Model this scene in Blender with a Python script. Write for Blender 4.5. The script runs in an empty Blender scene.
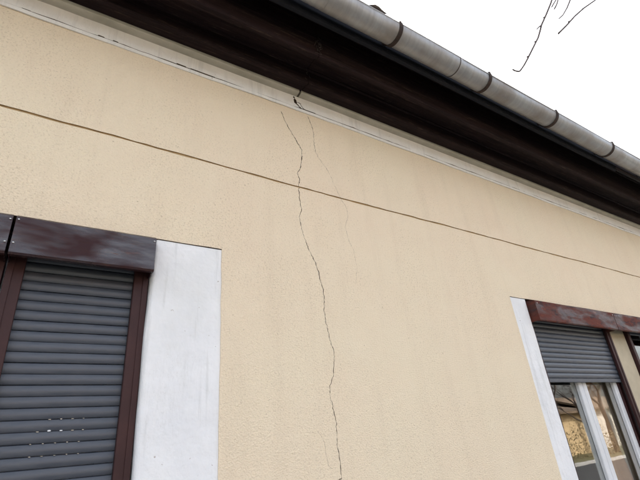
import bpy, math, random
from mathutils import Vector, Matrix
from mathutils.geometry import delaunay_2d_cdt
R = math.radians
random.seed(7)
scene = bpy.context.scene
COL = scene.collection

# ------------------------------------------------------------------ camera
EYE, DIST = 1.6, 1.8
cam_d = bpy.data.cameras.new('camera'); cam = bpy.data.objects.new('camera', cam_d); COL.objects.link(cam)
cam.location = (0, -DIST, EYE)
YAW, PITCH, ROLL, FPX = -34.484, 115.574, -5.276, 432.54
ROT = Matrix.Rotation(R(YAW), 3, 'Z') @ Matrix.Rotation(R(PITCH), 3, 'X') @ Matrix.Rotation(R(ROLL), 3, 'Z')
cam.rotation_euler = ROT.to_euler()
cam_d.sensor_width = 36; cam_d.lens = 36 * FPX / 640
cam_d.clip_start = 0.02; cam_d.clip_end = 2000
scene.camera = cam
scene.render.resolution_x, scene.render.resolution_y = 1024, 768

# ------------------------------------------------------------------ sky, sun, exposure
SUN_EL, SUN_AZ = R(38), R(25)           # azimuth clockwise from +Y: the sun stands behind the house, the wall is in its own shade
world = bpy.data.worlds.new('World'); scene.world = world; world.use_nodes = True
wn, wl = world.node_tree.nodes, world.node_tree.links
sky = wn.new('ShaderNodeTexSky'); sky.sky_type = 'NISHITA'; sky.sun_disc = False
sky.sun_elevation = SUN_EL; sky.sun_rotation = SUN_AZ
sky.air_density = 1.0; sky.dust_density = 6.0; sky.ozone_density = 1.0
hs = wn.new('ShaderNodeHueSaturation'); hs.inputs['Saturation'].default_value = 0.4
wl.new(sky.outputs[0], hs.inputs['Color']); wl.new(hs.outputs[0], wn['Background'].inputs[0])
wn['Background'].inputs[1].default_value = 0.15
sun_d = bpy.data.lights.new('sun', 'SUN'); sun = bpy.data.objects.new('sun', sun_d); COL.objects.link(sun)
sun_d.energy = 2.0; sun_d.angle = R(4); sun_d.color = (1, 0.96, 0.9)
sdir = Vector((math.sin(SUN_AZ) * math.cos(SUN_EL), math.cos(SUN_AZ) * math.cos(SUN_EL), math.sin(SUN_EL)))
sun.rotation_euler = sdir.to_track_quat('Z', 'Y').to_euler(); sun.location = (0, -5, 9)
vs = scene.view_settings
vs.view_transform = 'Standard'; vs.look = 'None'; vs.exposure = 2.25; vs.gamma = 1; vs.use_curve_mapping = False

# ------------------------------------------------------------------ helpers
def at(u, v, Y=0.0):
    """photo pixel (640x480) -> point on the vertical plane y = Y"""
    d = ROT @ Vector(((u - 320) / FPX, -(v - 240) / FPX, -1))
    t = (DIST + Y) / d.y
    return Vector((d.x * t, Y, EYE + d.z * t))

def tag(o, label=None, cat=None, group=None, kind=None):
    if label: o['label'] = label
    if cat: o['category'] = cat
    if group: o['group'] = group
    if kind: o['kind'] = kind
    return o

def empty(name, loc=(0, 0, 0)):
    o = bpy.data.objects.new(name, None); COL.objects.link(o); o.location = loc; o.empty_display_size = 0.1
    return o

class MB:
    def __init__(s): s.v = []; s.f = []; s.sm = []
    def add(s, vs_, fs_, smooth=False):
        n = len(s.v); s.v += [tuple(p) for p in vs_]
        for f in fs_: s.f.append(tuple(n + i for i in f)); s.sm.append(smooth)
    def box(s, x0, x1, y0, y1, z0, z1, b=0.0):
        if b <= 0:
            s.add([(x, y, z) for x in (x0, x1) for y in (y0, y1) for z in (z0, z1)],
                  [(0, 1, 3, 2), (4, 6, 7, 5), (0, 4, 5, 1), (2, 3, 7, 6), (0, 2, 6, 4), (1, 5, 7, 3)])
            return
        # box with chamfered edges
        P = {}; vv = []
        for i, x in enumerate((x0, x1)):
            for j, y in enumerate((y0, y1)):
                for k, z in enumerate((z0, z1)):
                    sx, sy, sz = (b if i == 0 else -b), (b if j == 0 else -b), (b if k == 0 else -b)
                    for a, p in (('x', (x, y + sy, z + sz)), ('y', (x + sx, y, z + sz)), ('z', (x + sx, y + sy, z))):
                        P[(i, j, k, a)] = len(vv); vv.append(p)
        F = []
        for i in (0, 1):
            F.append([P[(i, j, k, 'x')] for j, k in ((0, 0), (0, 1), (1, 1), (1, 0))])
            F.append([P[(j, i, k, 'y')] for j, k in ((0, 0), (1, 0), (1, 1), (0, 1))])
            F.append([P[(j, k, i, 'z')] for j, k in ((0, 0), (0, 1), (1, 1), (1, 0))])
        for a in (0, 1):
            for c in (0, 1):
                F.append([P[(0, a, c, 'y')], P[(1, a, c, 'y')], P[(1, a, c, 'z')], P[(0, a, c, 'z')]])
                F.append([P[(a, 0, c, 'x')], P[(a, 1, c, 'x')], P[(a, 1, c, 'z')], P[(a, 0, c, 'z')]])
                F.append([P[(a, c, 0, 'x')], P[(a, c, 1, 'x')], P[(a, c, 1, 'y')], P[(a, c, 0, 'y')]])
                for d in (0, 1): F.append([P[(a, c, d, 'x')], P[(a, c, d, 'y')], P[(a, c, d, 'z')]])
        s.add(vv, F)
    def extr(s, prof, x0, x1, smooth=False, nx=1, wob=None, caps=True):
        """closed (y,z) profile swept along X"""
        n = len(prof); vv = []; ff = []
        for i in range(nx + 1):
            x = x0 + (x1 - x0) * i / nx
            dy, dz = wob(x) if wob else (0, 0)
            vv += [(x, y + dy, z + dz) for y, z in prof]
        for i in range(nx):
            for j in range(n):
                k = (j + 1) % n
                ff.append((i * n + j, i * n + k, (i + 1) * n + k, (i + 1) * n + j))
        s.add(vv, ff, smooth)
        if caps:
            s.add(vv[:n], [tuple(range(n))]); s.add(vv[-n:], [tuple(reversed(range(n)))])
    def tube(s, pts, rad, n=6, smooth=True):
        pts = [Vector(p) for p in pts]
        if not hasattr(rad, '__len__'): rad = [rad] * len(pts)
        vv = []; ff = []
        for i, p in enumerate(pts):
            t = (pts[min(i + 1, len(pts) - 1)] - pts[max(i - 1, 0)]).normalized()
            a = t.cross(Vector((0, 0, 1)) if abs(t.z) < .9 else Vector((1, 0, 0))).normalized(); b = t.cross(a)
            for j in range(n):
                w = 2 * math.pi * j / n
                vv.append(p + (a * math.cos(w) + b * math.sin(w)) * rad[i])
        for i in range(len(pts) - 1):
            for j in range(n):
                k = (j + 1) % n
                ff.append((i * n + j, i * n + k, (i + 1) * n + k, (i + 1) * n + j))
        ff.append(tuple(range(n))); ff.append(tuple(reversed([(len(pts) - 1) * n + j for j in range(n)])))
        s.add(vv, ff, smooth)
    def mesh(s, name, mat):
        import bmesh
        me = bpy.data.meshes.new(name); me.from_pydata(s.v, [], s.f)
        for p, sm in zip(me.polygons, s.sm): p.use_smooth = sm
        bm = bmesh.new(); bm.from_mesh(me); bmesh.ops.recalc_face_normals(bm, faces=bm.faces); bm.to_mesh(me); bm.free()
        if mat: me.materials.append(mat)
        return me
    def build(s, name, mat, parent=None, loc=(0, 0, 0)):
        return link(name, s.mesh(name, mat), parent, loc)

def link(name, me, parent=None, loc=(0, 0, 0)):
    o = bpy.data.objects.new(name, me); COL.objects.link(o); o.location = loc
    if parent: o.parent = parent
    return o

# ------------------------------------------------------------------ materials
def mat(name, base, rough=0.6, metal=0.0, spec=0.5):
    m = bpy.data.materials.new(name); m.use_nodes = True
    b = m.node_tree.nodes['Principled BSDF']
    b.inputs['Base Color'].default_value = (*base, 1); b.inputs['Roughness'].default_value = rough
    b.inputs['Metallic'].default_value = metal; b.inputs['Specular IOR Level'].default_value = spec
    return m

class N:
    """short-hand for building node trees"""
    def __init__(s, m): s.m = m; s.t = m.node_tree; s.b = s.t.nodes['Principled BSDF']; s.co = None
    def n(s, k, **kw):
        x = s.t.nodes.new('ShaderNode' + k)
        for a, v in kw.items(): setattr(x, a, v)
        return x
    def coord(s, scale=(1, 1, 1), out='Object', rot=(0, 0, 0)):
        if not s.co: s.co = s.n('TexCoord')
        mp = s.n('Mapping'); s.t.links.new(s.co.outputs[out], mp.inputs[0]); mp.inputs['Scale'].default_value = scale
        mp.inputs['Rotation'].default_value = rot
        return mp.outputs[0]
    def noise(s, vec, scale, detail=3, rough=.5, dist=0):
        x = s.n('TexNoise'); s.t.links.new(vec, x.inputs['Vector']); x.inputs['Scale'].default_value = scale
        x.inputs['Detail'].default_value = detail; x.inputs['Roughness'].default_value = rough; x.inputs['Distortion'].default_value = dist
        return x.outputs['Fac']
    def ramp(s, fac, stops):
        x = s.n('ValToRGB'); s.t.links.new(fac, x.inputs[0]); e = x.color_ramp.elements
        while len(e) < len(stops): e.new(.5)
        for el, (p, c) in zip(e, stops):
            el.position = p; el.color = (*c, 1) if hasattr(c, '__len__') else (c, c, c, 1)
        return x.outputs[0]
    def mix(s, fac, a, b, mode='MIX'):
        x = s.n('Mix', data_type='RGBA', blend_type=mode)
        for sock, v in ((x.inputs[0], fac), (x.inputs[6], a), (x.inputs[7], b)):
            if hasattr(v, 'is_linked'): s.t.links.new(v, sock)
            elif hasattr(v, '__len__'): sock.default_value = (*v, 1)
            else: sock.default_value = v
        return x.outputs[2]
    def math(s, op, a, b=0.0):
        x = s.n('Math', operation=op)
        for sock, v in ((x.inputs[0], a), (x.inputs[1], b)):
            if hasattr(v, 'is_linked'): s.t.links.new(v, sock)
            else: sock.default_value = v
        return x.outputs[0]
    def bump(s, h, strength=.3, dist=.01, prev=None):
        x = s.n('Bump'); s.t.links.new(h, x.inputs['Height']); x.inputs['Strength'].default_value = strength; x.inputs['Distance'].default_value = dist
        if prev: s.t.links.new(prev, x.inputs['Normal'])
        return x.outputs[0]
    def set(s, k, v): s.t.links.new(v, s.b.inputs[k])

def m_render():
    m = mat('yellow render', (.7, .55, .33), .9, spec=.2); q = N(m); c = q.coord()
    big = q.noise(c, .9, 4, .6, .4); mid = q.noise(c, 6, 4, .6); fine = q.noise(c, 115, 4, .65)
    col = q.mix(q.ramp(big, [(.35, 0), (.68, 1)]), (.795, .682, .505), (.79, .65, .485))
    col = q.mix(q.math('MULTIPLY', q.ramp(mid, [(.4, 0), (.7, 1)]), .3), col, (.83, .72, .55))
    st = q.noise(q.coord((9, 9, .7)), 1.0, 3, .6)       # faint run-off streaks
    col = q.mix(q.math('MULTIPLY', q.ramp(st, [(.52, 0), (.75, 1)]), .24), col, (.64, .52, .385))
    # shade of the grain's hollows painted as darker flecks, in loose patches
    patch = q.ramp(q.noise(c, 2.2, 3, .6), [(.35, .15), (.65, 1)])
    pit = q.ramp(fine, [(.30, 1), (.47, 0)])
    col = q.mix(q.math('MULTIPLY', q.math('MULTIPLY', pit, patch), .75), col, (.40, .30, .19))
    sp = q.n('TexVoronoi'); q.t.links.new(c, sp.inputs['Vector']); sp.inputs['Scale'].default_value = 26
    dots = q.math('LESS_THAN', sp.outputs['Distance'], .085)
    col = q.mix(q.math('MULTIPLY', q.math('MULTIPLY', dots, q.ramp(mid, [(.5, 0), (.62, 1)])), .55), col, (.3, .22, .13))
    q.set('Base Color', col)
    grain = q.noise(q.coord((1, 1, 1.2)), 118, 4, .65)
    vo = q.n('TexVoronoi'); q.t.links.new(q.coord((1, 1, 1.3)), vo.inputs['Vector']); vo.inputs['Scale'].default_value = 150
    h = q.math('ADD', q.math('MULTIPLY', grain, 1.0), q.math('MULTIPLY', vo.outputs['Distance'], .6))
    n1 = q.bump(h, .8, .0042); n2 = q.bump(mid, .25, .012, n1); q.set('Normal', q.bump(q.noise(c, 1.7, 2), .3, .03, n2))
    return m

def m_white(name, a=(.80, .80, .80), b=(.73, .735, .745), dirt=.5):
    m = mat(name, a, .75, spec=.3); q = N(m); c = q.coord()
    col = q.mix(q.ramp(q.noise(c, 5, 4, .6), [(.35, 0), (.7, 1)]), a, b)
    st = q.noise(q.coord((14, 14, 1.1)), 1.3, 4, .65)
    col = q.mix(q.math('MULTIPLY', q.ramp(st, [(.55, 0), (.72, 1)]), dirt), col, (.45, .45, .43))
    cr = q.ramp(q.noise(q.coord((60, 60, 7)), 1, 5, .75, 1.2), [(.485, 0), (.5, 1), (.515, 0)])
    col = q.mix(q.math('MULTIPLY', q.math('MULTIPLY', cr, q.ramp(q.noise(c, 3, 2), [(.48, 0), (.62, 1)])), .3), col, (.42, .42, .40))
    chip = q.math('MULTIPLY', q.ramp(q.noise(c, 38, 3, .6), [(.70, 0), (.715, 1)]), q.ramp(q.noise(c, 4, 2), [(.5, 0), (.55, 1)]))
    col = q.mix(q.math('MULTIPLY', chip, .7), col, (.33, .27, .22))
    blot = q.ramp(q.noise(q.coord((1, 1, .5)), 2.3, 5, .7), [(.5, 0), (.72, 1)])
    col = q.mix(q.math('MULTIPLY', blot, .35), col, (.60, .60, .55))
    q.set('Base Color', col)
    q.set('Normal', q.bump(q.noise(c, 60, 4, .6), .4, .005, q.bump(q.noise(c, 8, 4), .5, .025)))
    return m

def m_eave():
    m = mat('dark stained wood', (.02, .013, .011), .75, spec=.12); q = N(m)
    g = q.noise(q.coord((1.2, 22, 22)), 2.2, 5, .65, .6)
    col = q.mix(q.ramp(g, [(.35, 0), (.7, 1)]), (.010, .0055, .006), (.026, .0145, .0145))
    worn = q.ramp(q.noise(q.coord((2.2, 30, 30)), 3, 5, .7), [(.58, 0), (.70, 1)])
    fl = q.ramp(q.noise(q.coord((3, 9, 9)), 22, 4, .7), [(.66, 0), (.74, 1)])
    col = q.mix(q.math('MULTIPLY', fl, .5), col, (.12, .10, .08))
    col = q.mix(q.math('MULTIPLY', worn, .55), col, (.10, .072, .05))
    q.set('Base Color', col); q.set('Normal', q.bump(g, .5, .004))
    return m

def m_sheet(name, a, b, c3, rust, rough=.32, scale=5.0, amt=1.0, gloss=.6):
    m = mat(name, a, rough, 0.0, .5); q = N(m); c = q.coord((1, 1, 3.2))
    n1 = q.noise(c, scale * .7, 3, .55, .35)
    col = q.mix(q.ramp(n1, [(.38, 0), (.62, 1)]), a, b)
    n2 = q.noise(q.coord((1, 1, 2.5)), scale * 1.7, 5, .65, .5)
    col = q.mix(q.math('MULTIPLY', q.ramp(n2, [(.52, 0), (.62, 1)]), amt), col, c3)
    n3 = q.noise(c, scale * 2.6, 4, .7, 1)
    col = q.mix(q.math('MULTIPLY', q.ramp(n3, [(.6, 0), (.68, 1)]), amt * .8), col, rust)
    q.set('Base Color', col)
    q.set('Roughness', q.ramp(n1, [(.40, rough - .08), (.60, rough + .25)])); q.set('Specular IOR Level', q.ramp(n1, [(.38, gloss), (.62, .16)]))
    q.set('Normal', q.bump(q.noise(c, 5, 3, .5), .6, .015))
    return m

def m_zinc():
    m = mat('zinc', (.4, .41, .42), .42, .45); q = N(m)
    st = q.noise(q.coord((60, 2, 2)), 1.0, 4, .6); bl = q.noise(q.coord(), 4, 4, .6)
    col = q.mix(q.ramp(st, [(.3, 0), (.7, 1)]), (.30, .31, .325), (.39, .40, .415))
    col = q.mix(q.math('MULTIPLY', q.ramp(bl, [(.42, 0), (.68, 1)]), .7), col, (.23, .20, .175))
    q.set('Base Color', col); q.set('Roughness', q.ramp(bl, [(.3, .38), (.7, .6)]))
    q.set('Normal', q.bump(st, .12, .003, q.bump(bl, .15, .01)))
    return m

def m_slat():
    m = mat('shutter lacquer', (.1, .1, .11), .38, 0, .5); q = N(m); c = q.coord((1, 1, 1))
    d = q.noise(q.coord((3, 3, 14)), 3, 4, .6)
    q.set('Base Color', q.mix(q.ramp(d, [(.35, 0), (.75, 1)]), (.049, .057, .074), (.077, .084, .100)))
    q.set('Roughness', q.ramp(d, [(.3, .34), (.7, .52)]))
    return m

def m_glass():
    m = bpy.data.materials.new('window glass'); m.use_nodes = True; t = m.node_tree; t.nodes.clear()
    o = t.nodes.new('ShaderNodeOutputMaterial'); mx = t.nodes.new('ShaderNodeMixShader')
    tr = t.nodes.new('ShaderNodeBsdfTransparent'); tr.inputs[0].default_value = (.94, .95, .94, 1)
    gl = t.nodes.new('ShaderNodeBsdfGlossy'); gl.inputs['Roughness'].default_value = .0; gl.inputs[0].default_value = (1, 1, 1, 1)
    ge = t.nodes.new('ShaderNodeNewGeometry'); dp = t.nodes.new('ShaderNodeVectorMath'); dp.operation = 'DOT_PRODUCT'
    t.links.new(ge.outputs['Normal'], dp.inputs[0]); t.links.new(ge.outputs['Incoming'], dp.inputs[1])
    def mth(op, a, c=0.0):
        x = t.nodes.new('ShaderNodeMath'); x.operation = op
        for k, v in ((0, a), (1, c)):
            if hasattr(v, 'is_linked'): t.links.new(v, x.inputs[k])
            else: x.inputs[k].default_value = v
        return x.outputs[0]
    sch = mth('ADD', mth('MULTIPLY', mth('POWER', mth('SUBTRACT', 1.0, mth('ABSOLUTE', dp.outputs['Value'])), 5.0), .92), .06)   # Schlick, same from both sides
    nz = t.nodes.new('ShaderNodeTexNoise'); nz.inputs['Scale'].default_value = 2.5
    bp = t.nodes.new('ShaderNodeBump'); bp.inputs['Strength'].default_value = .035; bp.inputs['Distance'].default_value = .02
    tc = t.nodes.new('ShaderNodeTexCoord'); t.links.new(tc.outputs['Object'], nz.inputs['Vector']); t.links.new(nz.outputs['Fac'], bp.inputs['Height'])
    t.links.new(bp.outputs[0], gl.inputs['Normal'])
    mu = t.nodes.new('ShaderNodeMath'); mu.operation = 'MULTIPLY'; mu.inputs[1].default_value = 1.25; mu.use_clamp = True   # two panes of double glazing
    t.links.new(sch, mu.inputs[0]); t.links.new(mu.outputs[0], mx.inputs[0])
    t.links.new(tr.outputs[0], mx.inputs[1]); t.links.new(gl.outputs[0], mx.inputs[2]); t.links.new(mx.outputs[0], o.inputs[0])
    return m

def m_noise(name, a, b, scale=5, rough=.8, bump=.3, dist=.01, stretch=(1, 1, 1), detail=5):
    m = mat(name, a, rough, spec=.3); q = N(m); n = q.noise(q.coord(stretch), scale, detail, .6)
    q.set('Base Color', q.mix(q.ramp(n, [(.32, 0), (.68, 1)]), a, b)); q.set('Normal', q.bump(n, bump, dist))
    return m

M = dict(
    render=m_render(), white=m_white('white limewash'), cornice=m_white('cornice limewash', (.84, .83, .80), (.77, .755, .72), .45),
    cove=m_noise('grey-olive plaster', (.46, .43, .36), (.36, .335, .27), 8), core=m_noise('lime mortar', (.15, .10, .06), (.10, .065, .04), 30),
    filling=m_noise('joint filling', (.50, .36, .19), (.38, .27, .14), 25), eave=m_eave(), tin=m_noise('blue-grey tin', (.005, .006, .010), (.008, .009, .014), 6, .9),
    boxL=m_sheet('dark maroon sheet', (.022, .009, .011), (.034, .012, .013), (.030, .018, .021), (.070, .020, .013), .20, 5.5, .7, .75),
    boxR=m_sheet('rusting red-brown sheet', (.060, .020, .015), (.115, .030, .020), (.040, .022, .024), (.22, .055, .026), .48, 6.0, .9, .28),
    rail=m_noise('brown lacquered aluminium', (.032, .010, .010), (.045, .015, .014), 9, .55, .05),
    slat=m_slat(), zinc=m_zinc(), bracket=m_noise('rusty iron', (.028, .020, .018), (.055, .034, .026), 25, .8),
    glass=m_glass(), frame=m_white('white window paint', (.72, .73, .75), (.64, .65, .67), .3),
    beige=m_noise('beige plaster', (.50, .43, .31), (.42, .36, .26), 7), screw=mat('screw steel', (.7, .7, .7), .3, 1),
    seal=mat('black rubber', (.012, .012, .012), .7), curtain=m_noise('brown cloth', (.42, .26, .15), (.34, .20, .11), 9, .9),
    lace=m_noise('beige cloth', (.70, .62, .50), (.60, .52, .41), 9, .9), inside=m_noise('room plaster', (.5, .46, .4), (.44, .4, .35), 3),
    tile=m_noise('old roof tile', (.16, .07, .045), (.09, .05, .04), 6), bark=m_noise('twig bark', (.055, .042, .038), (.10, .08, .07), 30, .9),
    asphalt=m_noise('asphalt', (.055, .055, .055), (.04, .04, .042), 40), paving=m_noise('concrete paving', (.34, .33, .31), (.26, .25, .24), 9),
    grass=m_noise('winter grass', (.10, .10, .045), (.15, .13, .07), 8, .95), plinth=m_noise('plinth render', (.25, .235, .215), (.19, .18, .17), 12),
    ochre=m_noise('ochre render', (.55, .40, .22), (.48, .35, .2), 4), redroof=m_noise('red tile roof', (.22, .08, .05), (.13, .06, .045), 9),
    hedge=m_noise('evergreen', (.16, .13, .07), (.26, .20, .11), 3, .9), web=m_noise('cobweb', (.16, .14, .12), (.10, .09, .08), 40, .95),
    fence=m_noise('weathered boards', (.20, .14, .09), (.14, .10, .07), 6, .85), dark=mat('dark opening', (.03, .03, .035), .3),
)

# ------------------------------------------------------------------ ground
def struct(name, mb, m): return tag(mb.build(name, m), kind='structure')
b = MB(); b.add([(-600, -600, -.004), (600, -600, -.004), (600, 600, -.004), (-600, 600, -.004)], [(0, 1, 2, 3)]); struct('ground', b, M['grass'])
b = MB(); b.box(-80, 80, -2.6, -.012, -.02, .06, .006); struct('pavement', b, M['paving'])
b = MB(); b.add([(-80, -9.5, .0), (80, -9.5, 0), (80, -3.9, 0), (-80, -3.9, 0)], [(0, 1, 2, 3)]); struct('road', b, M['asphalt'])
for y0 in (-3.9, -9.65):
    b = MB(); b.box(-80, 80, y0, y0 + .15, -.03, .12, .012); struct('kerb', b, M['paving'])

# ------------------------------------------------------------------ house
house = empty('house', (3, 0, 0))
tag(house, 'house with cracked pale yellow rendered wall, white window surrounds and dark wooden eaves', 'house')
def hpart(mb, name, m, parent=None):
    """mesh in world coordinates hung under the house (or one of its parts at the same origin)"""
    o = mb.build(name, m, parent or house); 
    o.matrix_parent_inverse = Matrix.Translation((-3, 0, 0)) if parent is None else Matrix.Identity(4)
    return o

X0, X1 = -5.0, 13.0
LW = dict(x0=-.682, x1=.358, bx0=-.99, bx1=.667)      # left window opening and the outer edges of its white bands
RW = dict(x0=3.083, x1=5.90, bx0=2.881, bx1=6.10)
HEAD, SILL, TOPZ, GZ = 2.490, .93, 3.560, 2.967

def sag(x): return -.020 * max(0.0, min(2.8, 1.3 - x)) / 1.3
def grise(x): return .011 * max(0.0, min(2.5, .9 - x))

def skin_part(sk, name, m):
    mb, nk = sk; o = hpart(mb, name, M[m]); o.data.materials.append(M['core']); o.data.materials.append(M['filling'])      # broken edges show the mortar
    for p in o.data.polygons:
        if p.index >= nk and abs(p.normal.x) > .9 and any(abs(p.center.x - e) < .003 for e in (LW['bx0'], LW['bx1'], RW['bx0'], RW['bx1'])): continue
        if p.index >= nk: p.material_index = 2 if abs(p.center.z - GZ - grise(p.center.x)) < .02 and abs(p.normal.z) > .8 else 1
    return o

def wiggle(pts, step=.009, amp=.0028, seed=1):
    rnd = random.Random(seed); out = [pts[0]]
    for a, c in zip(pts, pts[1:]):
        d = c - a; L = d.length; n = max(1, int(L / step)); nx, nz = -d.y / L, d.x / L
        for i in range(1, n + 1):
            p = a + d * (i / n)
            if i < n: o = rnd.uniform(-amp, amp); p = p + Vector((nx * o, nz * o))
            out.append(p)
    return out

def slit(px, Y, w0, w1, seed, ext=None, widths=None):
    """photo polyline -> thin open gap (polygon in x,z) whose width varies along the way"""
    pts = [Vector((p.x, p.z)) for p in (at(u, v, Y) for u, v in px)]
    if ext: pts += [Vector(e) for e in ext]
    pts = wiggle(pts, seed=seed); rnd = random.Random(seed + 50); n = len(pts); L, Rr = [], []
    for i, p in enumerate(pts):
        t = (pts[min(i + 1, n - 1)] - pts[max(i - 1, 0)]).normalized(); nn = Vector((-t.y, t.x)); s = i / (n - 1)
        w = (w0 + (w1 - w0) * s) * rnd.uniform(.25, 1.5)
        if widths: 
            for c, r, k in widths: w *= 1 + k * math.exp(-((s - c) / r) ** 2)
        if i in (0, n - 1): w = .0002
        L.append(p + nn * w * .5); Rr.append(p - nn * w * .5)
    return L + Rr[::-1]

def inside(p, poly):
    x, y = p; c = False; j = len(poly) - 1
    for i in range(len(poly)):
        xi, yi = poly[i]; xj, yj = poly[j]
        if (yi > y) != (yj > y) and x < (xj - xi) * (y - yi) / (yj - yi) + xi: c = not c
        j = i
    return c

def skin(outer, holes, Y, thick):
    """flat sheet in the x,z plane with true openings and edges of the given depth"""
    vs_, es = [], []
    for poly in [outer] + holes:
        n = len(vs_); vs_ += [Vector((p[0], p[1])) for p in poly]
        es += [(n + i, n + (i + 1) % len(poly)) for i in range(len(poly))]
    V, E_, F_, *_ = delaunay_2d_cdt(vs_, es, [], 0, 1e-6)
    bb = [(min(p[0] for p in h), max(p[0] for p in h), min(p[1] for p in h), max(p[1] for p in h)) for h in holes]
    keep = []
    for f in F_:
        c = sum((V[i] for i in f), Vector((0, 0))) / len(f)
        if not inside(c, outer): continue
        if any(q[0] <= c.x <= q[1] and q[2] <= c.y <= q[3] and inside(c, h) for h, q in zip(holes, bb)): continue
        keep.append(f)
    from collections import Counter
    cnt = Counter(); dirs = {}
    for f in keep:
        for i in range(len(f)):
            a, c = f[i], f[(i + 1) % len(f)]; k = (min(a, c), max(a, c)); cnt[k] += 1; dirs[k] = (a, c)
    mb = MB(); mb.add([(p.x, Y, p.y) for p in V] + [(p.x, Y + thick, p.y) for p in V],
                      list(keep) + [(dirs[k][1], dirs[k][0], dirs[k][0] + len(V), dirs[k][1] + len(V)) for k, c in cnt.items() if c == 1])
    return mb, len(keep)

crackA = [(281, 111), (285, 121), (290, 130), (294, 137), (299, 145), (302, 150), (301.6, 160), (300.3, 167.5), (297.5, 173), (299.7, 179.7), (298.4, 185.3),
          (299.7, 199.4), (301.6, 209.7), (299.4, 218), (302.2, 230.3), (305.9, 242), (309.4, 251), (315, 261.6), (319, 272.8), (319.7, 278.4), (323.4, 290.6),
          (324.4, 301.9), (323.8, 309.4), (325.6, 320), (329.7, 338.7), (333.8, 351), (334.4, 360.3), (333.4, 376.3), (329.7, 385.6), (330, 394), (334.4, 414.4),
          (336.3, 421.9), (336.9, 444.4), (339.7, 459.4), (341.6, 479)]
crackB = [(307.4, 115.5), (308.4, 118), (311.6, 125), (313.8, 134.4), (313.8, 141.9), (315.3, 151), (319, 158.7), (325.6, 167), (330.3, 175)]
crackB2 = [(330.3, 175), (334, 184), (340, 197), (346, 207), (348, 216), (345, 227.5), (348.7, 240), (354, 251), (357, 268), (356, 284)]
crackD = [(318, 431), (324.7, 442.5), (325.6, 451.9), (328.4, 465), (334, 470.6)]
crackC = [(293.7, 96), (295.6, 102.5), (299, 106.5), (302.2, 110), (305, 114), (307.6, 117.5)]
crackC2 = [(296.5, 102), (300, 103.5), (303, 108), (307, 113.5)]

rnd = random.Random(3)
gx = [X0 + .03 + i * .05 for i in range(int((X1 - X0 - .06) / .05) + 1)]
glow = [(x, GZ + grise(x) - .0058 + .0022 * math.sin(x * 3.1) + .0014 * math.sin(x * 11) + rnd.uniform(-.0016, .0016)) for x in gx]
ghigh = [(x, GZ + grise(x) + .0045 + .0022 * math.sin(x * 3.1 + .4) + .0010 * math.sin(x * 17) + rnd.uniform(-.0018, .0018)) for x in gx]
groove = glow + ghigh[::-1]
holes = [groove,
         slit(crackA, 0, .0040, .0019, 11, ext=[(.62, 1.35), (.66, 1.1), (.63, .8)], widths=[(.27, .03, -.3), (.30, .035, .5), (.10, .05, .3)]),
         slit(crackB, 0, .0034, .0012, 12), slit(crackB2, 0, .0012, .0007, 13), slit(crackD, 0, .0006, .0008, 14)]
for w in (LW, RW):
    jag = lambda a, c, z, s: [(a + (c - a) * i / 24, z + (random.Random(s + i).uniform(-.0015, .0015))) for i in range(25)]
    jv = lambda x, z0, z1, s: [(x + random.Random(s + i).uniform(-.0016, .0016), z0 + (z1 - z0) * i / 18) for i in range(1, 18)]
    holes.append([(w['bx0'], SILL - .02)] + [(w['bx1'], SILL - .02)] + jv(w['bx1'], SILL, HEAD, 40) + jag(w['bx1'], w['bx0'], HEAD, 5) + jv(w['bx0'], HEAD, SILL, 80))
skin_part(skin([(X0, .45), (X1, .45), (X1, TOPZ), (X0, TOPZ)], holes, 0, .030), 'render_wall', 'render')

# the masonry behind the render: piers, parapets and lintels round the two openings
b = MB(); ZT = 3.70
xs = [X0, LW['x0'] - .004, LW['x1'] + .004, RW['x0'] - .004, RW['x1'] + .004, X1]
for i in (0, 2, 4): b.box(xs[i], xs[i + 1], .0288, .36, .02, ZT)
for i in (1, 3): b.box(xs[i], xs[i + 1], .0288, .36, .02, SILL - .03); b.box(xs[i], xs[i + 1], .0290, .36, HEAD + .002, ZT)
hpart(b, 'masonry_core', M['core'])
b = MB(); b.extr([(.0070, GZ - .03), (.0070, GZ + .03), (.0287, GZ + .03), (.0287, GZ - .03)], X0, X1, nx=90, wob=lambda x: (0, grise(x))); hpart(b, 'joint_filling', M['filling'])
b = MB(); b.box(X0, X0 + .3, .361, 6, .02, ZT); b.box(X1 - .3, X1, .361, 6, .02, ZT); b.box(X0, X1, 6.001, 6.3, .02, ZT)
hpart(b, 'rear_wall', M['render'])
b = MB(); b.box(X0 + .301, X1 - .301, .37, 5.99, 2.80, 2.9); hpart(b, 'ceiling', M['inside'])
b = MB(); b.box(X0 + .301, X1 - .301, .37, 5.99, .3, .4); hpart(b, 'floor', M['fence'])
b = MB(); b.box(X0 + .302, X1 - .302, 3.6, 3.7, .4, 2.8); hpart(b, 'partition', M['inside'])
b = MB(); b.box(X0 - .02, X1 + .02, -.035, -.0008, .02, .47, .008); hpart(b, 'plinth', M['plinth'])

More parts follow.
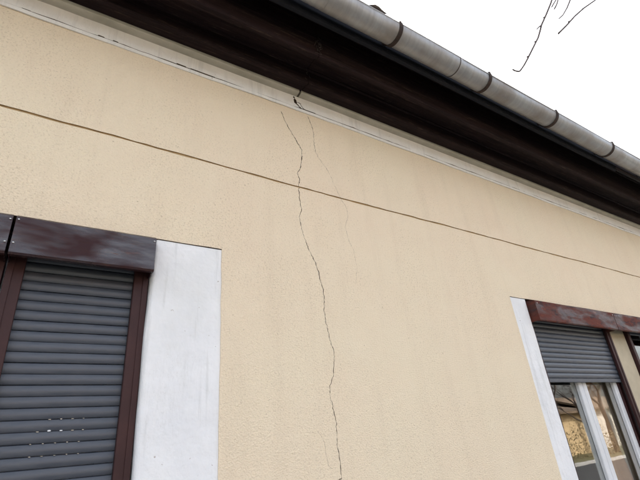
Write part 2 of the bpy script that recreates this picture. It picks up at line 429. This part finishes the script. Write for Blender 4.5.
# white plaster bands beside the openings, turning round a soft arris into the reveal
def band(xin, xout, z0=SILL - .012, z1=HEAD - .003):
    s = 1 if xout > xin else -1; r = .018; yf = .005
    prof = [(xout + s * .005, yf), (xin + s * r, yf)]
    for k in range(1, 7):
        a = math.pi / 2 * k / 6; prof.append((xin + s * r - s * r * math.sin(a), yf + r - r * math.cos(a)))
    prof += [(xin, .20), (xin + s * .003, .20), (xin + s * .003, .0285), (xout + s * .005, .0285)]
    mb = MB(); n = len(prof); nz = 40; vv = []; rr = random.Random(int(abs(xin * 100)))
    ph = rr.uniform(0, 6)
    for i in range(nz + 1):
        z = z0 + (z1 - z0) * i / nz
        for j, (x, y) in enumerate(prof):
            dx = s * (.0022 * math.sin(z * 7 + ph) + .0012 * math.sin(z * 19 + ph)) if 2 <= j <= 7 else 0
            vv.append((x + dx, y, z))
    ff = [(i * n + j, i * n + (j + 1) % n, (i + 1) * n + (j + 1) % n, (i + 1) * n + j) for i in range(nz) for j in range(n)]
    mb.add(vv, ff); mb.add(vv[:n], [tuple(range(n))]); mb.add(vv[-n:], [tuple(range(n))])
    return hpart(mb, 'window_surround', M['white'])
for w in (LW, RW): band(w['x0'], w['bx0']); band(w['x1'], w['bx1'])
for w in (LW, RW):
    b = MB(); b.box(w['x0'] - .06, w['x1'] + .06, -.05, .19, SILL - .026, SILL - .013, .003); hpart(b, 'window_sill', M['boxL'])
b = MB(); b.box(4.300, 4.632, .066, .355, SILL, HEAD, .006); hpart(b, 'window_post', M['beige'])

# plaster cornice: white fascia with a split, a cove above it and a thin lip on the wall below
gap = []
CY, CZ0, CZ1 = -.010, 3.5735, 3.662
mess = random.Random(8)
lo = [(X0 + i * .04, CZ0 + .0018 * math.sin(i * .9) + mess.uniform(-.0016, .0016) + (.004 if mess.random() < .06 else 0)) for i in range(int((X1 - X0) / .04) + 1)]
for ua, va, ub, vb, g in ((97, 39, 104, 42, .006), (112, 44, 118, 46.5, .006), (176, 67, 186, 71, .006), (190, 73, 215, 82, .004), (20, 12, 30, 15, .003), (300, 112, 316, 118, .004)):
    xa, xb = at(ua, va, CY).x, at(ub, vb, CY).x
    lo = [q for q in lo if not xa - .004 <= q[0] <= xb + .004] + [(xa, CZ0), (xa + .003, CZ0 + g), (xb - .003, CZ0 + g * .8), (xb, CZ0)]
lo.sort()
hi_edge = [(X0 + i * .1, CZ1) for i in range(int((X1 - X0) / .1) + 1)]
outer = [(x, z + sag(x)) for x, z in lo + hi_edge[::-1]]
skin_part(skin(outer, [slit(crackC, CY, .014, .018, 21, widths=[(.65, .2, .8)]), slit(crackC2, CY, .005, .005, 22)], CY, .040), 'cornice', 'cornice')
def lipwob(x): return (.0015 * math.sin(x * 5), sag(x) + .0013 * math.sin(x * 9) + .001 * math.sin(x * 31))
b = MB(); b.extr([(-.0075, 3.552), (-.0085, 3.5722), (.028, 3.5722), (.028, 3.562), (-.001, 3.562), (-.001, 3.552)], X0, X1, nx=220, wob=lipwob); hpart(b, 'cornice_lip', M['cornice'])
cj = at(300, 92, -.045).x
for xa, xb in ((X0, cj - .007), (cj + .007, X1)):
    prof = [(CY + .001, CZ1 - .0005)] + [(-.017 - .034 * math.sin(a), CZ1 + .007 * (1 - math.cos(a))) for a in (.3, .7, 1.1, math.pi / 2)] + [(-.051, 3.690), (.002, 3.690), (.002, CZ1 - .0005)]
    b = MB(); b.extr(prof, xa, xb, nx=60, wob=lambda x: (0, sag(x) + .001 * math.sin(x * 6) + .0007 * math.sin(x * 23))); hpart(b, 'cornice_cove', M['cove'])

# wooden eaves: two stepped boards with their soffits, butted at the crack, then sloping boards and the fascia
XJ = 1.165; XB = at(320, 64, -.345).x
def bwob(s): return lambda x: (.002 * math.sin(x * 2.3 + s), sag(x) + .0025 * math.sin(x * 1.7 + s * 2))
def board(name, prof, xs_, s=0, m='eave'):
    for xa, xb in zip(xs_, xs_[1:]):
        t = random.uniform(-.003, .003)
        mb = MB(); mb.extr([(y, z + t) for y, z in prof], xa + .0018, xb - .0018, nx=60, wob=bwob(s)); hpart(mb, name, M[m])
def mould(y, z0, z1, t=.03):
    """board with a rounded lower arris and a bead, facing -Y"""
    return [(y + t, z0), (y + .012, z0), (y + .004, z0 + .003), (y, z0 + .010), (y, z0 + .030), (y + .006, z0 + .035), (y + .006, z1 - .02), (y - .004, z1 - .012), (y - .004, z1), (y + t, z1)]
board('soffit_board', [(.0, 3.691), (-.139, 3.681), (-.139, 3.700), (.0, 3.710)], [X0, XJ, 5.2, 9.4, X1], 1)
board('eaves_board', mould(-.14, 3.672, 3.80), [X0, XJ, 5.2, 9.4, X1], 1)
board('soffit_board', [(-.108, 3.795), (-.318, 3.795), (-.318, 3.815), (-.108, 3.815)], [X0, XJ, 5.6, 9.6, X1], 2)
board('eaves_board', mould(-.345, 3.672, 3.985), [X0, XB, 5.6, 9.6, X1], 2)
for k in range(3):
    a0, a1 = k / 3 + .006, (k + 1) / 3 - .006
    ya, za, yb, zb = -.235, 4.055, -.56, 3.885
    P = lambda t, o: (ya + (yb - ya) * t, za + (zb - za) * t + o)
    board('roof_board', [P(a0, 0), P(a1, 0), P(a1, .02), P(a0, .02)], [X0, 2.6 + k * .7, 6.8 - k, X1], 3 + k)
fe = at(615, 166, -.5).x
board('fascia_board', [(-.500, 3.752), (-.500, 3.93), (-.478, 3.93), (-.478, 3.752)], [X0, .1, fe], 6, 'tin')
board('fascia_board', [(-.498, 3.795), (-.498, 3.93), (-.476, 3.93), (-.476, 3.795)], [fe, 9, X1], 6, 'eave')
# cobwebs caught in the board joint
b = MB(); rr = random.Random(4)
for k in range(14):
    z = rr.uniform(3.69, 3.83); x = XB + rr.uniform(-.010, .010); y = -.3505
    b.tube([(x, y, z), (x + rr.uniform(-.02, .02), y - rr.uniform(.001, .01), z + rr.uniform(-.03, .02)), (x + rr.uniform(-.03, .03), y, z + rr.uniform(-.04, .03))], .0007, 3)
for k in range(5):
    z = rr.uniform(3.69, 3.77); x = XJ + rr.uniform(-.012, .012); y = -.1455
    b.tube([(x, y, z), (x + rr.uniform(-.015, .015), y - rr.uniform(.001, .008), z + rr.uniform(-.02, .02)), (x + rr.uniform(-.02, .02), y, z + rr.uniform(-.03, .03))], .0007, 3)
tag(hpart(b, 'cobweb', M['web']), kind='stuff')

# roof deck and the first course of tiles
b = MB(); sl = (4.079 - 3.909) / .325
b.add([(X0 - .1, -.57, 3.925), (X1 + .1, -.57, 3.925), (X1 + .1, 4, 3.925 + 4.57 * sl), (X0 - .1, 4, 3.925 + 4.57 * sl),
       (X0 - .1, -.57, 3.915), (X1 + .1, -.57, 3.915), (X1 + .1, 4, 3.915 + 4.57 * sl), (X0 - .1, 4, 3.915 + 4.57 * sl)],
      [(0, 1, 2, 3), (7, 6, 5, 4), (0, 4, 5, 1), (1, 5, 6, 2), (2, 6, 7, 3), (3, 7, 4, 0)])
roof = hpart(b, 'roof', M['tile'])
b = MB(); b.box(-.09, .09, 0, .38, 0, .016, .004); tm = b.mesh('roof_tile', M['tile'])
for i in range(int((X1 - X0) / .184)):
    o = link('roof_tile', tm, roof); x = X0 + .1 + i * .184
    o.matrix_parent_inverse = Matrix.Identity(4)
    o.location = (x, -.60 + random.uniform(-.006, .006), 3.925 - .03 * sl + .004); o.rotation_euler = (math.atan(sl), 0, 0)
b = MB(); b.add([(X0 - .1, 4, 3.9 + 4.57 * sl), (X1 + .1, 4, 3.9 + 4.57 * sl), (X1 + .1, 8, 3.7), (X0 - .1, 8, 3.7)], [(0, 1, 2, 3)]); hpart(b, 'roof_slope', M['tile'])

# ------------------------------------------------------------------ gutter
GY, GZC, GR = -.592, 3.822, .071
gut = tag(empty('rain_gutter', (3, GY, GZC)), 'grey zinc half-round rain gutter hanging along the dark eaves', 'gutter')
def gpart(mb, name, m, parent=None):
    o = mb.build(name, m, parent or gut)
    o.matrix_parent_inverse = Matrix.Translation((-3, -GY, -GZC)) if parent is None else Matrix.Identity(4)
    return o
def arc(r, n=22, a0=180, a1=360): return [(GY + r * math.cos(R(a0 + (a1 - a0) * i / n)), GZC + r * math.sin(R(a0 + (a1 - a0) * i / n))) for i in range(n + 1)]
seams = [X0 - .1, at(337, 2, -.66).x, at(459.5, 57, -.66).x, 5.0, 8.0, X1 + .1]
for i, (xa, xb) in enumerate(zip(seams, seams[1:])):
    r = GR + (.0015 if i % 2 else 0)
    prof = arc(r) + arc(r - .0016)[::-1]
    b = MB(); b.extr(prof, xa - (.02 if i % 2 else 0), xb + (.02 if i % 2 else 0), smooth=True, nx=24, wob=lambda x: (.0012 * math.sin(x * 3), .0015 * math.sin(x * 4.3)))
    o = gpart(b, 'trough', M['zinc'])
    b = MB(); b.tube([(xa + (xb - xa) * k / 24, GY - r + .003, GZC + .004 + .0015 * math.sin((xa + (xb - xa) * k / 24) * 4.3)) for k in range(25)], .0075, 8); gpart(b, 'bead', M['zinc'], o)
for x in seams[2:4]:
    b = MB(); b.extr(arc(GR + .0035, 20, 176, 364) + arc(GR + .0017, 20, 176, 364)[::-1], x - .002, x + .002); gpart(b, 'seam', M['bracket'])
for x in (-1.0, -.15, .68, 1.505, 2.33, 3.15, 4.04, 4.88, 5.7, 6.55, 7.4, 8.2, 9.0, 9.8, 10.6, 11.5):
    pr = arc(GR + .007, 20, 168, 372); pi = arc(GR + .0028, 20, 168, 372)
    b = MB(); hw = .014 + random.uniform(-.001, .002)
    b.extr(pr + pi[::-1], x - hw, x + hw)
    b.tube([(x, GY - GR - .004, GZC + .012), (x, GY - GR - .002, GZC + .024), (x, GY - GR + .012, GZC + .028), (x, GY - GR + .022, GZC + .020)], .006, 6)
    b.box(x - hw, x + hw, -.515, -.5015, 3.82, 3.90)
    gpart(b, 'bracket', M['bracket'])
# scrap of a dry leaf lodged on the rim
lp = at(378, 11, GY - GR)
b = MB(); lz = GZC + .017
b.tube([(lp.x + t * .13, lp.y - .004 + .004 * math.sin(t * 9), lz + .005 * math.cos(t * 5)) for t in (-.5, -.38, -.2, 0, .2, .36, .5)], [.002, .007, .011, .013, .011, .006, .0015], 8)
o = b.build('dead_leaf', M['bark'])
tag(o, 'dark dry leaf lodged on the front rim of the gutter', 'leaf')

# ------------------------------------------------------------------ roller shutters
PITCH_S, SY = .0381, .072
def slat_profile():
    h = PITCH_S; p = []
    for i in range(9):
        t = i / 8; p.append((SY - .0050 * math.sin(math.pi * min(1, t * 1.02)) ** .8 if 0 < t < 1 else SY, (t - .5) * (h - .0040)))
    return p + [(SY + .004, h * .5 + .001), (SY + .007, h * .5 - .004), (SY + .007, -h * .5 + .002)]
def shutter(x0, x1, nslat, label, boxmat, screws, end_bar=True, railscrew=None, slot_glints=False, box_x0=None, box_x1=None):
    base = Vector(((x0 + x1) / 2, 0, HEAD - .03)); root = empty('roller_shutter', base)
    tag(root, label, 'roller shutter', 'roller shutters')
    inv = Matrix.Translation(-base)
    def part(mb, name, m, parent=None):
        o = mb.build(name, m, parent or root); o.matrix_parent_inverse = inv if parent is None else Matrix.Identity(4); return o
    bx0, bx1, ft, fb = (x0 if box_x0 is None else box_x0) + .002, (x1 if box_x1 is None else box_x1) - .002, 2.462, 2.308
    prof = [(.115, HEAD - .004), (-.052, ft + .004), (-.060, ft - .004), (-.0605, fb + .050), (-.062, fb + .008), (-.058, fb), (-.036, fb + .001),
            (-.036, fb + .004), (-.055, fb + .006), (-.056, fb + .050), (-.056, ft - .006), (-.050, ft), (.115, HEAD - .008)]
    wv = lambda x: (.0012 * math.sin(x * 11), .0008 * math.sin(x * 7))
    mb = MB(); mb.extr(prof, bx0, bx1, nx=14, wob=wv)
    for xa in (bx0 + .0005, bx1 - .0035):                              # closed ends
        mb.extr([(.112, HEAD - .007), (-.0565, ft - .004), (-.0585, fb + .003), (.045, fb + .003)], xa, xa + .003)
    bo = part(mb, 'box_cover', boxmat)
    for (sx, sz) in screws:
        mb = MB(); mb.tube([(sx, -.0605, sz), (sx, -.0655, sz)], [.0042, .0032], 8); part(mb, 'screw', M['screw'], bo)
    rw = .056
    for s, xa in ((1, x0 + .001), (-1, x1 - .001)):
        xb = xa + s * rw
        lo_, hi_ = min(xa, xb), max(xa, xb)
        mb = MB(); z1 = fb + .10
        mb.box(lo_, hi_, .040, .062, SILL, z1, .002)
        out = (lo_, lo_ + .022) if s == 1 else (hi_ - .022, hi_)
        mb.box(out[0] + .0005, out[1] - .0005, .0625, .118, SILL, z1)
        mb.box(out[0], out[1], .0355, .0395, SILL, z1, .001)          # raised outer flange
        mb.box(lo_ + .001, hi_ - .001, .092, .118, SILL, z1 - .001)
        ra = part(mb, 'guide_rail', M['rail'])
        mb = MB(); xe = hi_ if s == 1 else lo_
        mb.box(min(xe, xe - s * .004), max(xe, xe - s * .004), .0625, .068, SILL, z1); part(mb, 'brush_seal', M['seal'], ra)
        if railscrew and railscrew[0] == s:
            mb = MB(); mb.tube([((lo_ + hi_) / 2, .036, railscrew[1]), ((lo_ + hi_) / 2, .0335, railscrew[1])], [.004, .003], 8); part(mb, 'screw', M['screw'], ra)
    if nslat:
        mb = MB(); xa, xb = x0 + .03, x1 - .03; cx = (xa + xb) / 2
        mb.extr(slat_profile(), xa - cx, xb - cx, smooth=False, nx=1); me = mb.mesh('slat', M['slat'])
        ztop = fb + .03 + 2 * PITCH_S; nslat += 2
        for k in range(nslat):
            o = link('slat', me, root); o.matrix_parent_inverse = inv
            o.location = (cx, random.uniform(-.0003, .0003), ztop - (k + .5) * PITCH_S + random.uniform(-.0003, .0003)); o.rotation_euler = (random.uniform(-.006, .006), 0, random.uniform(-.0004, .0004))
            if slot_glints and k in slot_glints:
                for sx, big in slot_glints[k]:
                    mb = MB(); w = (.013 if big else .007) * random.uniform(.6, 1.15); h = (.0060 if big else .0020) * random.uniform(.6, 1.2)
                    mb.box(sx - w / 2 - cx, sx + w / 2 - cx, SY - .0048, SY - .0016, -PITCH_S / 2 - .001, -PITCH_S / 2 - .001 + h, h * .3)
                    part(mb, 'painted_glint', M['frame'] if big else M['lace'], o)  # pale solid bits standing in for light seen through the slat slits
        if end_bar:
            zb = ztop - nslat * PITCH_S
            mb = MB(); mb.box(x0 + .03, x1 - .03, SY - .006, SY + .010, zb - .03, zb - .001, .003); part(mb, 'end_bar', M['slat'])
    else:
        mb = MB(); mb.box(x0 + .06, x1 - .06, SY - .006, SY + .010, fb + .02, fb + .05, .003); part(mb, 'end_bar', M['slat'])
    return root
xs_split = -.147
def glint_row(k, xs__, bright=()):
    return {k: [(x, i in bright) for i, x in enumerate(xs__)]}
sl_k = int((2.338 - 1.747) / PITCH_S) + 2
slot_glints = {}
slot_glints.update(glint_row(sl_k, [.050, .084, .120, .155, .188], (1, 2)))
slot_glints.update(glint_row(sl_k - 1, [.080, .115, .150, .185]))
slot_glints.update(glint_row(sl_k + 1, [.036, .072, .108, .144, .180]))
slot_glints.update(glint_row(sl_k + 2, [.040, .075, .112, .148, .183]))
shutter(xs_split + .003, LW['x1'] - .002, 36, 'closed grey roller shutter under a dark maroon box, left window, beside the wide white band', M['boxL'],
        [(xs_split + .013, 2.446), (xs_split + .013, 2.352), (LW['x1'] - .012, 2.444)], True, None, slot_glints)
shutter(LW['x0'] + .002, xs_split - .003, 36, 'closed roller shutter cut off by the left picture edge', M['boxL'],
        [(xs_split - .012, 2.443), (xs_split - .012, 2.352), (LW['x0'] + .012, 2.444)], True, (-1, 2.19))
shutter(RW['x0'] + .001, 4.299, 11, 'half lowered grey roller shutter under a rusty red box, right window', M['boxR'], [(RW['x0'] + .02, 2.44), (4.235, 2.44)], box_x1=4.258)
shutter(4.634, RW['x1'] - .002, 0, 'fully raised roller shutter under the rusty box at the right picture edge', M['boxR'], [(4.35, 2.44)], box_x0=4.262)

# ------------------------------------------------------------------ windows (parts of the house)
def window(x0, x1, nsash, zb=1.10):
    """white casement: outer frame, sashes with panes; sits behind the shutter"""
    w = empty('window', (0, 0, 0)); w.parent = house; w.matrix_parent_inverse = Matrix.Translation((-3, 0, 0))
    y0, y1 = .125, .185; zt = HEAD - .01; z0 = SILL + .005; fw = .05
    mb = MB()
    mb.box(x0 + .002, x0 + fw, y0, y1, z0, zt, .003); mb.box(x1 - fw, x1 - .002, y0, y1, z0, zt, .003)
    mb.box(x0 + fw, x1 - fw, y0 + .001, y1, z0, z0 + .06, .003); mb.box(x0 + fw, x1 - fw, y0 + .001, y1, zt - .06, zt, .003)
    hpart(mb, 'frame', M['frame'], w)
    span = (x1 - x0 - 2 * fw) / nsash
    for k in range(nsash):
        a = x0 + fw + k * span + .003; c = a + span - .006; z2, z3 = z0 + .064, zt - .064; sw = .055; yy = y0 - .018
        mb = MB()
        mb.box(a, a + sw, yy, y1 - .01, z2, z3, .005); mb.box(c - sw, c, yy, y1 - .01, z2, z3, .005)
        mb.box(a + sw, c - sw, yy + .001, y1 - .01, z2, z2 + sw + zb - 1.10 + .10, .005); mb.box(a + sw, c - sw, yy + .001, y1 - .01, z3 - sw, z3, .005)
        sh = hpart(mb, 'sash', M['frame'], w)
        zb_ = z2 + sw + zb - 1.10 + .10
        mb = MB(); mb.box(a + sw - .004, c - sw + .004, y0 + .012, y0 + .014, zb_ - .004, z3 - sw + .004); hpart(mb, 'pane', M['glass'], w)
        mb = MB(); g = .002
        for q in ((a + sw, a + sw + g, zb_, z3 - sw), (c - sw - g, c - sw, zb_, z3 - sw), (a + sw, c - sw, zb_, zb_ + g)):
            mb.box(q[0], q[1], y0 + .009, y0 + .0115, q[2], q[3])
        hpart(mb, 'glazing_seal', M['seal'], w)
    return w
window(RW['x0'] + .004, 4.298, 2); window(4.634, RW['x1'] - .004, 2); window(LW['x0'] + .004, LW['x1'] - .004, 2)

# curtains inside the right window
def drape(name, pts_top, pts_bot, y, folds, amp, m, label):
    mb = MB(); nx, nz = 60, 24; vv = []
    for j in range(nz + 1):
        t = j / nz
        for i in range(nx + 1):
            s = i / nx
            xl = pts_top[0] + (pts_bot[0] - pts_top[0]) * t; e = t ** 1.6
            xr = pts_top[1] + (pts_bot[1] - pts_top[1]) * e
            z = (2.62 if len(pts_top) < 3 else pts_top[2]) * (1 - t) + 1.0 * t
            if len(pts_top) > 2: z -= .10 * (2 * s - 1) ** 2 * (1 - t)
            vv.append((xl + (xr - xl) * s, y + amp * math.sin(s * folds * 2 * math.pi + .6 * math.sin(t * 3)), z))
    mb.add(vv, [(j * (nx + 1) + i, j * (nx + 1) + i + 1, (j + 1) * (nx + 1) + i + 1, (j + 1) * (nx + 1) + i) for j in range(nz) for i in range(nx)], True)
    o = mb.build(name, m); so = o.modifiers.new('thickness', 'SOLIDIFY'); so.thickness = .003
    return tag(o, label, 'curtain', 'curtains')
drape('curtain', (3.86, 4.12, 1.93), (3.86, 4.24), .215, 2, .008, M['curtain'], 'brown cloth hanging inside the right window behind the right-hand pane')
drape('curtain', (3.16, 3.52), (3.16, 3.47), .30, 6, .02, M['lace'], 'pale beige curtain inside the right window behind the left-hand pane')
drape('curtain', (4.05, 4.36), (4.16, 4.40), .25, 4, .012, M['lace'], 'narrow beige curtain strip beside the brown cloth inside the right window')

# ------------------------------------------------------------------ bare trees
def twig(mb, pts, r0, r1): mb.tube(pts, [r0 + (r1 - r0) * i / (len(pts) - 1) for i in range(len(pts))], 5)
def bare_tree(x, y, h, seed, label, extra=None):
    root = tag(empty('bare_tree', (x, y, 0)), label, 'tree', 'bare winter trees')
    rr = random.Random(seed); tr = MB(); cr = MB()
    pts = [Vector((rr.uniform(-.05, .05) * i, rr.uniform(-.05, .05) * i, h * .55 * i / 6)) for i in range(7)]
    tr.tube(pts, [h * .022 * (1 - .5 * i / 6) for i in range(7)], 9)
    def grow(p, d, L, r, lev):
        q = [p]; n = 5
        for i in range(n):
            d = (d + Vector((rr.uniform(-.25, .25), rr.uniform(-.25, .25), rr.uniform(-.12, .2) if lev < 2 else rr.uniform(-.3, .05)))).normalized()
            q.append(q[-1] + d * L / n)
        cr.tube(q, [r * (1 - .7 * i / n) for i in range(n + 1)], 5 if lev < 2 else 3)
        if lev < 3:
            for k in range(5 if lev < 2 else 4):
                i = rr.randint(1, n); a = rr.uniform(0, 6.28)
                grow(q[i], (d + Vector((math.cos(a), math.sin(a), rr.uniform(-.1, .7)))).normalized(), L * rr.uniform(.45, .7), r * .42, lev + 1)
    for k in range(7):
        a = k * 2.4 + rr.uniform(-.4, .4); i = 3 + k % 4
        grow(pts[min(i, 6)], Vector((math.cos(a), math.sin(a), .9)).normalized(), h * .32, h * .009, 0)
    tr.build('trunk', M['bark'], root); o = cr.build('crown', M['bark'], root)
    return root, Vector((x, y, 0)), pts[-1]
bare_tree(21, -10.8, 7.5, 3, 'bare winter tree across the road mirrored in the right window')
bare_tree(29, -12.2, 9, 5, 'larger bare winter tree farther along the road opposite')
bare_tree(25.2, -11.4, 5.5, 21, 'slender bare winter tree between the outbuilding and the road')
bare_tree(33, -10.9, 6, 31, 'bare winter tree in front of the pale grey house')
bare_tree(13.5, -11.2, 6.5, 9, 'small bare winter tree across the road nearest the camera')
# the street tree whose drooping twigs hang into the picture
T = Vector((6.4, -3.1, 0))
st = tag(empty('drooping_tree', T), 'bare drooping twigs against the white sky, top right', 'tree')
def TL(v): return Vector(v) - T
b = MB(); b.tube([(0, 0, 0), (.05, -.05, 1.5), (-.05, .05, 3), (.1, 0, 4.6), (0, .1, 6.2), (.05, .05, 7.8)], [.16, .13, .115, .10, .07, .03], 10); b.build('trunk', M['bark'], st)
b = MB(); Yb = -.85
def tp(u, v, dy=0): return TL(at(u, v, Yb + dy))
twist = random.Random(2)
def pxtwig(px, r0, r1, dy=0):
    r0 *= 1.6; r1 *= 1.7
    pts = [tp(u, v, dy) for u, v in px]; twig(b, pts, r0, r1); return pts
top = at(560, -32, Yb)
pxtwig([(560, -32), (556, -14), (553, -4), (550.5, 4), (546, 15), (541.5, 25), (540, 31), (538, 38), (533, 48), (527.5, 59), (524, 65.5), (520.5, 70.5), (518.5, 71.6), (515.5, 71), (512.6, 69.5)], .0062, .0030)
pxtwig([(541.5, 25), (539.5, 26.5), (536.6, 29.4)], .0042, .0026)
pxtwig([(558, -24), (557.5, -8), (556, 0), (553.5, 4), (551.8, 7)], .0050, .0036)
pxtwig([(566, -28), (559.5, -8), (558, 0), (556.5, 5), (554.4, 9)], .0044, .0040)
pxtwig([(580, -22), (571, -2), (567, 8), (563, 15), (559, 18.7)], .0062, .0030)
pxtwig([(612, -12), (594, 1), (584, 8), (575, 16), (567, 25), (561, 31), (559.6, 32.3), (558.5, 33.5)], .0058, .0052)
for (u, v) in ((545, 17), (536.5, 41), (529, 56), (584, 8), (570, 21), (553, -3)):
    pxtwig([(u, v), (u - 1.2, v + .2), (u - 2.2, v + 1.2)], .0034, .0018)
# limbs out of the frame that carry those twigs
limb = [TL(T + Vector((-.02, .04, 3.6))), TL((5.9, -2.3, 6.2)), TL((5.2, -1.5, 7.6)), TL((4.6, -1.0, 7.4)), tp(566, -34), tp(560, -32)]
twig(b, limb, .05, .006); twig(b, [limb[3], tp(585, -34), tp(580, -22)], .012, .004); twig(b, [limb[3], tp(625, -30), tp(612, -12)], .012, .0036)
twig(b, [limb[3], tp(570, -40), tp(566, -28)], .010, .0044); twig(b, [tp(560, -32), tp(558, -24)], .005, .004)
for k in range(9):
    a = k * .7; p = Vector((.02, .05, 3.4 + k * .48)); d = Vector((math.cos(a) * 1.2, -abs(math.sin(a)) * 1.3 - .3, 1.0))
    q = [p, p + d * .45, p + d * .9 + Vector((0, 0, .1)), p + d * 1.25 - Vector((0, 0, .15))]; twig(b, q, .035, .008)
    for j in range(4):
        s = q[1 + j % 3]; e = Vector((twist.uniform(-.5, .5), twist.uniform(-.6, .2), twist.uniform(-.9, -.2))); twig(b, [s, s + e * .4 + Vector((0, 0, .12)), s + e], .008, .002)
b.build('crown', M['bark'], st)

# ------------------------------------------------------------------ the other side of the street (seen mirrored in the panes)
def opposite(x0, x1, y, hgt, wallm, label, rise=2.0, roofm='redroof'):
    nb = tag(empty('opposite_house', ((x0 + x1) / 2, y, 0)), label, 'house', 'houses across the road'); c = (x0 + x1) / 2
    mb = MB(); mb.box(x0 - c, x1 - c, -6, 0, 0, hgt); mb.build('wall', wallm, nb)
    mb = MB(); mb.extr([(.5, hgt - .1), (-3, hgt + rise), (-6.5, hgt - .1), (-6.5, hgt + .02), (-3, hgt + rise + .15), (.5, hgt + .02)], x0 - c - .3, x1 - c + .3); mb.build('roof', M[roofm], nb)
    n = int((x1 - x0) / 2.4) if rise > 1 else 0
    for i in range(n):
        xx = x0 - c + (i + .5) * (x1 - x0) / n
        fr = MB()
        for q in ((-.55, -.47, .9, 2.3), (.47, .55, .9, 2.3), (-.47, .47, 2.22, 2.3), (-.47, .47, .9, .98), (-.04, .04, .98, 2.22)): fr.box(xx + q[0], xx + q[1], .002, .05, q[2], q[3])
        wo = fr.build('window', M['frame'], nb); pn = MB(); pn.box(xx - .47, xx + .47, .003, .02, .98, 2.22); pn.build('pane', M['dark'], wo)
opposite(17, 29.5, -13.5, 2.3, M['ochre'], 'low ochre outbuilding with brown roof across the road', .55, 'fence')
opposite(33, 47, -15, 2.5, M['inside'], 'low pale grey house with brown roof farther along the road', .9, 'fence')
opposite(-8, 9, -16, 3.1, M['inside'], 'pale house directly opposite with red roof')
hg = MB(); rr = random.Random(6)
for k in range(15000):
    x = rr.uniform(8, 46); z = rr.uniform(.05, 1.9) * (.8 + .25 * math.sin(x * 1.3)); y = -11.6 + rr.gauss(0, .22)
    a, t = rr.uniform(0, 6.28), rr.uniform(-1, 1); s = rr.uniform(.025, .06); d = Vector((math.cos(a), math.sin(a), t)) * s; e = Vector((-math.sin(a), math.cos(a), rr.uniform(-.5, .5))) * s * .5; p = Vector((x, y, z))
    hg.add([p - d, p + e, p + d, p - e], [(0, 1, 2, 3)])
tag(hg.build('hedge', M['hedge']), 'dry yellowish shrubs along the far side of the road', 'hedge', kind='stuff')
